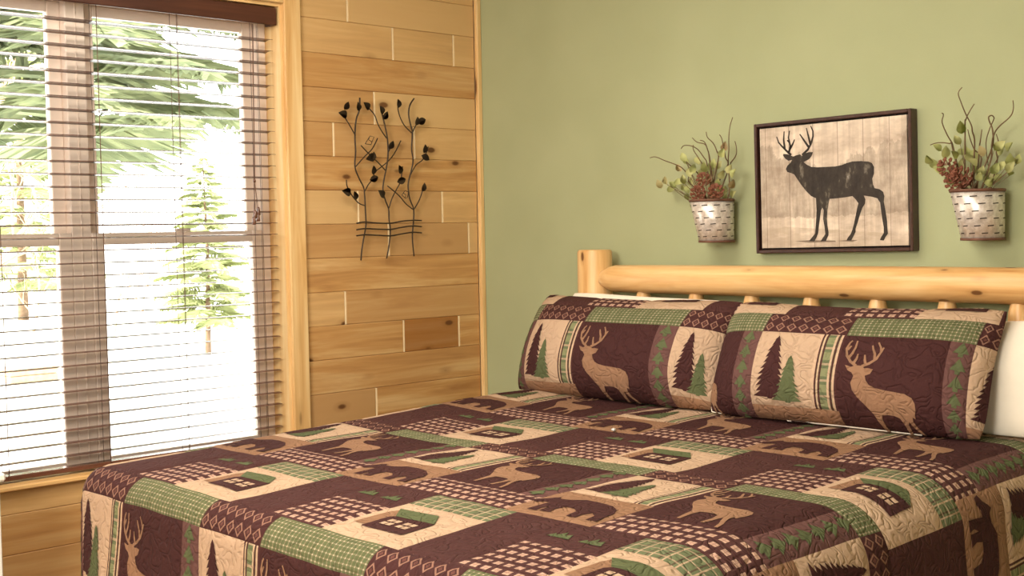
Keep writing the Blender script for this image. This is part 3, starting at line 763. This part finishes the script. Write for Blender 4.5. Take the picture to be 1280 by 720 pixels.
def place_leaf(me, parent, base, tip, face, size=None, roll=0):
    d = (tip - base); L = d.length if size is None else size
    y = d.normalized(); z = face - y * face.dot(y); z.normalize(); x = y.cross(z)
    Mx = Matrix((x, y, z)).transposed().to_4x4() @ Matrix.Rotation(roll, 4, 'Y')
    o = obj('leaf', me, None, parent); o.matrix_local = Matrix.Translation(base - parent_origin(parent)) @ Mx @ Matrix.Diagonal((L, L, L, 1))
    return o
for cx, cy, ang in ((75, 72, 60), (60, 107, 160), (123, 75, 95), (157, 73, 130), (218, 90, 110), (234, 112, 60), (287, 63, 95), (363, 135, 80), (382, 135, 20), (258, 232, 60), (172, 285, 200), (184, 278, 80), (185, 335, 85), (188, 370, 20), (293, 333, 100), (300, 378, 20), (395, 248, 80), (398, 285, 330), (390, 405, 75), (75, 425, 165), (110, 440, 100), (217, 432, 130)):
    a = math.radians(ang); dx, dy = math.cos(a) * 19, -math.sin(a) * 19
    place_leaf(lm, WA, wp((cx - dx, cy - dy), .030), wp((cx + dx, cy + dy), .036), Vector((1, 0, 0)))

# ------------------------------------------------------------------ wall planters
m = NT('galvanised_metal', .3, .5); m.b.inputs['Metallic'].default_value = .45
nz = m.noise(m.coord(), 55, 4, .7); m.color(m.ramp(nz, [(.35, srgb(196, 186, 176)), (.65, srgb(238, 232, 224))])); m.set(m.b.inputs['Roughness'], m.math('ADD', .22, m.math('MULTIPLY', nz, .3)))
M['galv'] = m.m
M['rust'] = plain('rusty_rim', srgb(112, 78, 62), .6, .4, nz=.3, metal=.3)
M['slit'] = plain('dark_slit', srgb(54, 44, 38), .7)
M['twig'] = plain('twig', srgb(104, 82, 58), .8, nz=.25)
m = NT('leaf_green', .55, .3); r = m.rand(); m.color(m.ramp(r, [(0, srgb(172, 178, 112)), (.5, srgb(190, 194, 128)), (.85, srgb(200, 198, 140)), (1, srgb(196, 168, 128))])); M['leaf'] = m.m
m = NT('pine_cone', .6, .3); m.color(m.ramp(m.noise(m.coord(), 90, 2), [(.35, srgb(104, 60, 44)), (.65, srgb(160, 104, 80))])); M['cone'] = m.m
pleaf = leaf_mesh('leaf', .25); pleaf.materials.append(M['leaf'])
# pine cone: rows of scales
bm = bmesh.new()
for k in range(44):
    t = (k + .5) / 44; a = k * 2.39996; el = -pi / 2 + pi * t
    rr = math.cos(el); c = Vector((rr * math.cos(a) * .72, rr * math.sin(a) * .72, math.sin(el) * .85)); out = Vector((math.cos(a) * max(rr, .2), math.sin(a) * max(rr, .2), .55)).normalized()
    sd = Vector((-math.sin(a), math.cos(a), 0)); up = out.cross(sd)
    q = [c - sd * .10, c + sd * .10, c + out * .30 + sd * .22, c + out * .40, c + out * .30 - sd * .22]
    f0 = [bm.verts.new(p) for p in q]; f1 = [bm.verts.new(p + up * .07) for p in q]
    bm.faces.new(f0); bm.faces.new(f1[::-1])
    for i in range(5): bm.faces.new((f0[i], f0[(i + 1) % 5], f1[(i + 1) % 5], f1[i]))
cone_me = finish(bm, 'pine_cone'); cone_me.materials.append(M['cone'])

def planter(label, xt, xb, zt, zb, twigs, leaves, cones, off, k, seed):
    rt, rb = .079, .062
    rnd = random.Random(seed)
    root = tag(empty('wall_planter', ((xt + xb) / 2, -.004, zb)), label, 'planter', 'galvanised bucket planters on the green wall')
    h = zt - zb; C0 = Vector((xb, -rb - .005, 0)); C1 = Vector((xt, -rt - .005, h))
    def ring(t, extra=0, n=36):
        c = C0.lerp(C1, t); r_ = rb + (rt - rb) * t + extra
        return [Vector((c.x - root.location.x + r_ * math.cos(2 * pi * i / n), c.y - root.location.y + r_ * math.sin(2 * pi * i / n), c.z)) for i in range(n)]
    def shell(name, prof, mat, cap=False):
        bm = bmesh.new(); R_ = [[bm.verts.new(p) for p in ring(t, e)] for t, e in prof]
        for A, B in zip(R_, R_[1:]):
            for i in range(36): f = bm.faces.new((A[i], A[(i + 1) % 36], B[(i + 1) % 36], B[i])); f.smooth = True
        if cap: bm.faces.new(R_[0][::-1])
        return obj(name, finish(bm, name), mat, root)
    o = shell('bucket', [(0, 0), (.5, 0), (1, 0), (1, -.003), (.06, -.003), (.03, -.006)], M['galv'], True)
    shell('rim', [(.955, .0005), (.955, .0025), (1.0, .0035), (1.012, .002), (1.012, -.004), (.96, -.004)], M['rust'])
    shell('base_ring', [(0, .0005), (0, .003), (.05, .003), (.05, .0005)], M['rust'])
    bm = bmesh.new()
    for row in range(6):
        t = .14 + row * .145
        for q in range(11):
            a0 = 2 * pi * (q + (.5 if row % 2 else 0)) / 11; pts = []
            for a in (a0, a0 + .14, a0 + .28):
                for dt in (-.010, .010):
                    c = C0.lerp(C1, t + dt + (a - a0) * .03); r_ = rb + (rt - rb) * t + .0012
                    pts.append(bm.verts.new((c.x - root.location.x + r_ * math.cos(a), c.y - root.location.y + r_ * math.sin(a), c.z)))
            bm.faces.new((pts[0], pts[2], pts[3], pts[1])); bm.faces.new((pts[2], pts[4], pts[5], pts[3]))
    so = obj('slits', finish(bm, 'slits'), M['slit'], root); so['kind'] = 'stuff'
    bm = bmesh.new(); R_ = [bm.verts.new(p) for p in ring(.93, -.004)]; bm.faces.new(R_); obj('moss', finish(bm, 'moss'), M['twig'], root)
    W = lambda p, d: on(1, d, off[0] + p[0] / k, off[1] + p[1] / k)
    anchor = Vector((xt, -rt - .005, zt - .03))
    for tw in twigs:
        d0 = -.03 - rnd.random() * .11; n = len(tw); pts = []
        for i, p in enumerate(tw): pts.append(W(p, d0 + (-.084 - d0) * (i / (n - 1))))
        pts.append(anchor + Vector((rnd.uniform(-.04, .04), rnd.uniform(-.02, .02), 0)))
        tube('twig', catmull(pts, 4), .0014, M['twig'], root, .0026, 5)
    for (x, y) in leaves:
        b_ = W((x, y), -.03 - rnd.random() * .12); dirv = (b_ - anchor); dirv.y *= .5; dirv.z += .02; dirv = dirv.normalized() + Vector((rnd.uniform(-.7, .7), rnd.uniform(-.5, .2), rnd.uniform(-.5, .6)))
        L = rnd.uniform(.030, .042); dirv.normalize()
        place_leaf(pleaf, root, b_ - dirv * L / 2, b_ + dirv * L / 2, Vector((rnd.uniform(.0, 1.0), -1, rnd.uniform(-.3, .9))), L)
        if rnd.random() < .55:
            tube('leaf_stalk', catmull([b_ - dirv * L / 2, b_.lerp(anchor, .5) + Vector((0, -.01, -.006)), anchor], 3), .0009, M['twig'], root, .0014, 4)
    for (x, y, r_) in cones:
        c = W((x, y), -.115); o = obj('pine_cone', cone_me, None, root, c - root.location); o.scale = (r_, r_, r_); o.rotation_euler = (rnd.uniform(.7, 1.4), rnd.uniform(-.4, .4), rnd.uniform(-.8, .8))
tw1 = [[(10, 243), (40, 238), (90, 258), (150, 280), (185, 300), (215, 340), (225, 380)], [(175, 195), (190, 178), (230, 180), (265, 200), (295, 240), (310, 265), (320, 330)], [(235, 137), (260, 160), (300, 170), (315, 200), (325, 250)],
       [(275, 150), (300, 160), (320, 215), (330, 270)], [(308, 105), (315, 135), (345, 165), (365, 210), (370, 260)], [(378, 120), (390, 140), (400, 190), (410, 240), (415, 300)], [(448, 28), (435, 70), (428, 130), (428, 200), (425, 270), (430, 430)],
       [(460, 155), (468, 190), (465, 230), (440, 265), (430, 290)], [(170, 232), (210, 270), (250, 310), (270, 350)], [(240, 175), (240, 200), (265, 240), (300, 300), (330, 380)]]
lf1 = [(60, 380), (95, 362), (130, 385), (160, 375), (190, 400), (210, 410), (205, 450), (190, 355), (200, 260), (165, 295), (260, 260), (330, 290), (350, 270), (375, 280), (395, 215), (405, 180), (370, 370), (390, 330), (430, 300), (455, 325), (445, 380), (455, 435), (410, 440), (330, 350), (345, 335), (240, 300), (220, 320), (120, 410), (400, 420), (300, 290), (280, 330), (230, 370), (190, 240), (380, 400), (310, 320)]
planter('galvanised bucket planter of leaves, twigs and three small pinecones, nearer the window', 1.308, 1.316, 1.548, 1.395, tw1, lf1, [(295, 360, .026), (265, 432, .029), (360, 425, .029)], (810, 140), 4.233, 5)
tw2 = [[(185, 15), (168, 40), (180, 80), (200, 130), (225, 180), (230, 210), (240, 270)], [(238, 88), (215, 125), (200, 160), (198, 190)], [(95, 128), (103, 135), (97, 170), (120, 225), (140, 260), (145, 290)], [(45, 268), (80, 258), (130, 262), (145, 275)],
       [(408, 72), (410, 110), (395, 145), (350, 185), (325, 220), (315, 270), (310, 340)], [(300, 360), (290, 260), (305, 200), (320, 165), (325, 148), (315, 138), (302, 145), (305, 165), (320, 210), (310, 300)], [(335, 220), (345, 260), (335, 300), (338, 345)], [(272, 200), (265, 250), (260, 290)], [(210, 200), (220, 240), (240, 290), (270, 330)]]
lf2 = [(75, 280), (40, 330), (60, 345), (85, 375), (145, 378), (180, 410), (130, 425), (180, 190), (165, 245), (270, 295), (210, 325), (190, 350), (230, 345), (240, 370), (260, 405), (290, 420), (320, 400), (350, 270), (395, 275), (360, 290), (390, 330), (415, 335), (370, 360), (400, 365), (395, 395), (310, 430), (180, 300), (150, 310), (110, 300), (240, 310), (345, 410), (430, 330), (270, 380), (330, 370), (210, 290), (300, 390)]
planter('galvanised bucket planter of leafy twigs with a looped vine, right of the deer picture', 2.302, 2.312, 1.548, 1.395, tw2, lf2, [(125, 368, .030), (190, 415, .034), (152, 432, .030)], (1150, 105), 3.515, 9)

# ------------------------------------------------------------------ small things
q = on(2, .846, 767, 532)
bm = bmesh.new(); add_lathe(bm, [(.004, 0), (.0075, .003), (.008, .006), (.006, .009), (.002, .0105)], 14)
tag(obj('button', finish(bm, 'button', True), M['galv'], None, (q.x, q.y, quilt_pos(q.x, q.y).z + .003)), 'small round grey button lying on the quilt before the left sham', 'button')
CH = tag(empty('white_chest', (.25, -2.72, 0)), 'white painted chest at the left edge of the picture below the window', 'chest')
cy = -2.30
box('body', (.08, cy - .8, .06), (.43, cy - .01, .755), M['white_paint'], CH, .004)
box('top', (.06, cy - .82, .755), (.45, cy, .78), M['white_paint'], CH, .006)
for zz in (.10, .32, .54):
    d = box('drawer_front', (.43, cy - .77, zz), (.443, cy - .05, zz + .2), M['white_paint'], CH, .004)
    for yy in (cy - .58, cy - .24):
        bm = bmesh.new(); add_lathe(bm, [(.006, 0), (.006, .012), (.014, .018), (.013, .026), (.004, .029)], 12)
        o = obj('knob', finish(bm, 'knob', True), M['galv'], d, Vector((.443, yy, zz + .1)) - parent_origin(d)); o.rotation_euler.y = pi / 2
for xx in (.11, .40):
    for yy in (cy - .77, cy - .04): box('foot', (xx - .025, yy - .025, 0), (xx + .025, yy + .025, .06), M['white_paint'], CH)

# ------------------------------------------------------------------ outdoors
GZ = -.35
M['snow'] = plain('snow', (.86, .87, .88, 1), .8, .2, nz=.04, scale=2)
M['bark'] = plain('bark', srgb(128, 104, 84), .9, nz=.3, scale=12)
M['birch'] = plain('pale_bark', srgb(176, 150, 124), .9, nz=.2, scale=12)
m = NT('needles', .7, .2); m.color(m.ramp(m.noise(m.coord(), 3, 2), [(.3, srgb(112, 122, 92)), (.7, srgb(150, 156, 118))])); M['needles'] = m.m
m = NT('young_needles', .7, .2); m.color(m.ramp(m.noise(m.coord(), 3, 2), [(.3, srgb(152, 160, 112)), (.7, srgb(188, 192, 140))])); M['needles2'] = m.m
bm = bmesh.new(); n = 40; gg = []
for j in range(n + 1):
    gg.append([])
    for i in range(n + 1):
        x = -70 + 69.8 * i / n; y = -30 + 90 * j / n
        gg[-1].append(bm.verts.new((x, y, GZ + .25 * noise.noise(Vector((x * .12, y * .12, 0))) * sstep(0, -6, x) + max(0, -x - 30) * .03)))
for j in range(n):
    for i in range(n): bm.faces.new((gg[j][i], gg[j][i + 1], gg[j + 1][i + 1], gg[j + 1][i])).smooth = True
sn = obj('ground', finish(bm, 'ground', True), M['snow']); sn['kind'] = 'structure'

def conifer(label, base, h, rad, z0, nb, mat, seed, dens=16, tr=.12):
    r = random.Random(seed)
    root = tag(empty('conifer', base), label, 'tree', 'evergreens out in the snow')
    tube('trunk', [Vector(base), Vector(base) + Vector((.03, .02, h * .5)), Vector(base) + Vector((0, 0, h))], tr, M['bark'], root, tr * .12, 8)
    bm = bmesh.new()
    for b_ in range(nb):
        t = (b_ + r.random()) / nb; z = z0 + (h - z0) * t; L = rad * (1 - t) ** .8 * r.uniform(.75, 1.1) + .08; a = b_ * 2.4 + r.uniform(-.3, .3)
        d = Vector((math.cos(a), math.sin(a), 0)); sd = Vector((-d.y, d.x, 0)); o0 = Vector((0, 0, z))
        droop = r.uniform(.10, .35)
        P = lambda s: o0 + d * (L * s) + Vector((0, 0, L * (.12 * s - droop * s * s)))
        add_tube(bm, [P(0), P(.5), P(1)], tr * .22 * (1 - t) + .006, .003, 4, False)
        for k in range(dens):
            s = .15 + .85 * (k + r.random()) / dens
            for sg in (-1, 1):
                l = L * .38 * (1.1 - s) * r.uniform(.7, 1.2) + .05; wv = .014 + L * .008
                q = P(s); e = q + (sd * sg * .9 + d * .55) * l + Vector((0, 0, -l * r.uniform(.1, .5))); n_ = Vector((r.uniform(-.3, .3), r.uniform(-.3, .3), 1)) ; wd = (e - q).cross(n_).normalized() * wv
                mid = q.lerp(e, .55)
                v4 = [bm.verts.new(x) for x in (q, mid + wd, e, mid - wd)]; bm.faces.new(v4)
                wd2 = Vector((0, 0, wv)); v4 = [bm.verts.new(x) for x in (q, mid + wd2, e, mid - wd2 * 1.6)]; bm.faces.new(v4)
    me = bpy.data.meshes.new('foliage'); bm.to_mesh(me); bm.free(); o = obj('foliage', me, mat, root); o['kind'] = 'stuff'
    return root
def ground_at(px, py, z=None):
    q = on(2, GZ if z is None else z, px, py); return q
def at_depth(px, dist):
    v = CD + CR * ((px - 640) / FPX); v.z = 0; v.normalize(); return Vector((CP.x + v.x * dist, CP.y + v.y * dist, GZ))
conifer('small young spruce standing in the snow seen through the right window', at_depth(258, 20), 3.0, .85, .5, 70, M['needles2'], 2, 26, .05)
conifer('tall limbed-up pine whose boughs fill the top of the right window', at_depth(96, 12.5), 9.0, 2.7, 2.75, 90, M['needles'], 4, 44, .16)
conifer('spruce far off behind the left window panes', at_depth(28, 30), 7.5, 2.0, .8, 70, M['needles2'], 6, 26, .12)
def bare(label, base, h, seed, mat, spread=.5, depth=4, r0=.06):
    r = random.Random(seed); root = tag(empty('bare_tree', base), label, 'tree', 'leafless trees and brush in the snow'); bm = bmesh.new()
    def grow(p, d, L, rad, lev):
        pts = [p]; q = p.copy(); dd = d.copy()
        for i in range(4):
            dd = (dd + Vector((r.uniform(-.2, .2), r.uniform(-.2, .2), r.uniform(-.1, .15)))).normalized(); q = q + dd * (L / 4); pts.append(q.copy())
        add_tube(bm, pts, rad, rad * .55, 5, False)
        if lev > 0:
            for k in range(4):
                bp = pts[1 + k % 4]; nd = (dd + Vector((r.uniform(-1, 1), r.uniform(-1, 1), r.uniform(-.2, .6))) * spread * 1.6).normalized(); grow(bp, nd, L * r.uniform(.5, .75), rad * .5, lev - 1)
    grow(Vector((0, 0, 0)), Vector((0, 0, 1)), h, r0, depth)
    obj('branches', finish(bm, 'branches', True), mat, root)
bare('bare pale tree with drooping branches seen through the left window', at_depth(-30, 18.5), 3.8, 3, M['birch'], .75, 4, .09)
for i, (px, dd, hh) in enumerate(((175, 27, 1.3), (215, 31, 1.4), (285, 29, 1.2), (40, 26, 1.3), (140, 24, 1.0))):
    bare(['low tangle of bare brush behind the right window, left of the others', 'pale brush behind the young spruce', 'bare brush right of the young spruce', 'bare brush low in the left window', 'small bare brush beside the window mullion'][i], at_depth(px, dd), hh, 20 + i, M['birch'], .8, 3, .03)
q = ground_at(33, 484)
box_o = empty('wooden_crate', (q.x, q.y, GZ)); tag(box_o, 'tan wooden crate lying on the snow outside the left window', 'crate')
for i in range(3): box('crate_board', (q.x - .25, q.y - .3, GZ + .0 + i * .085), (q.x + .25, q.y + .3, GZ + .08 + i * .085), M['birch'], box_o, .01)
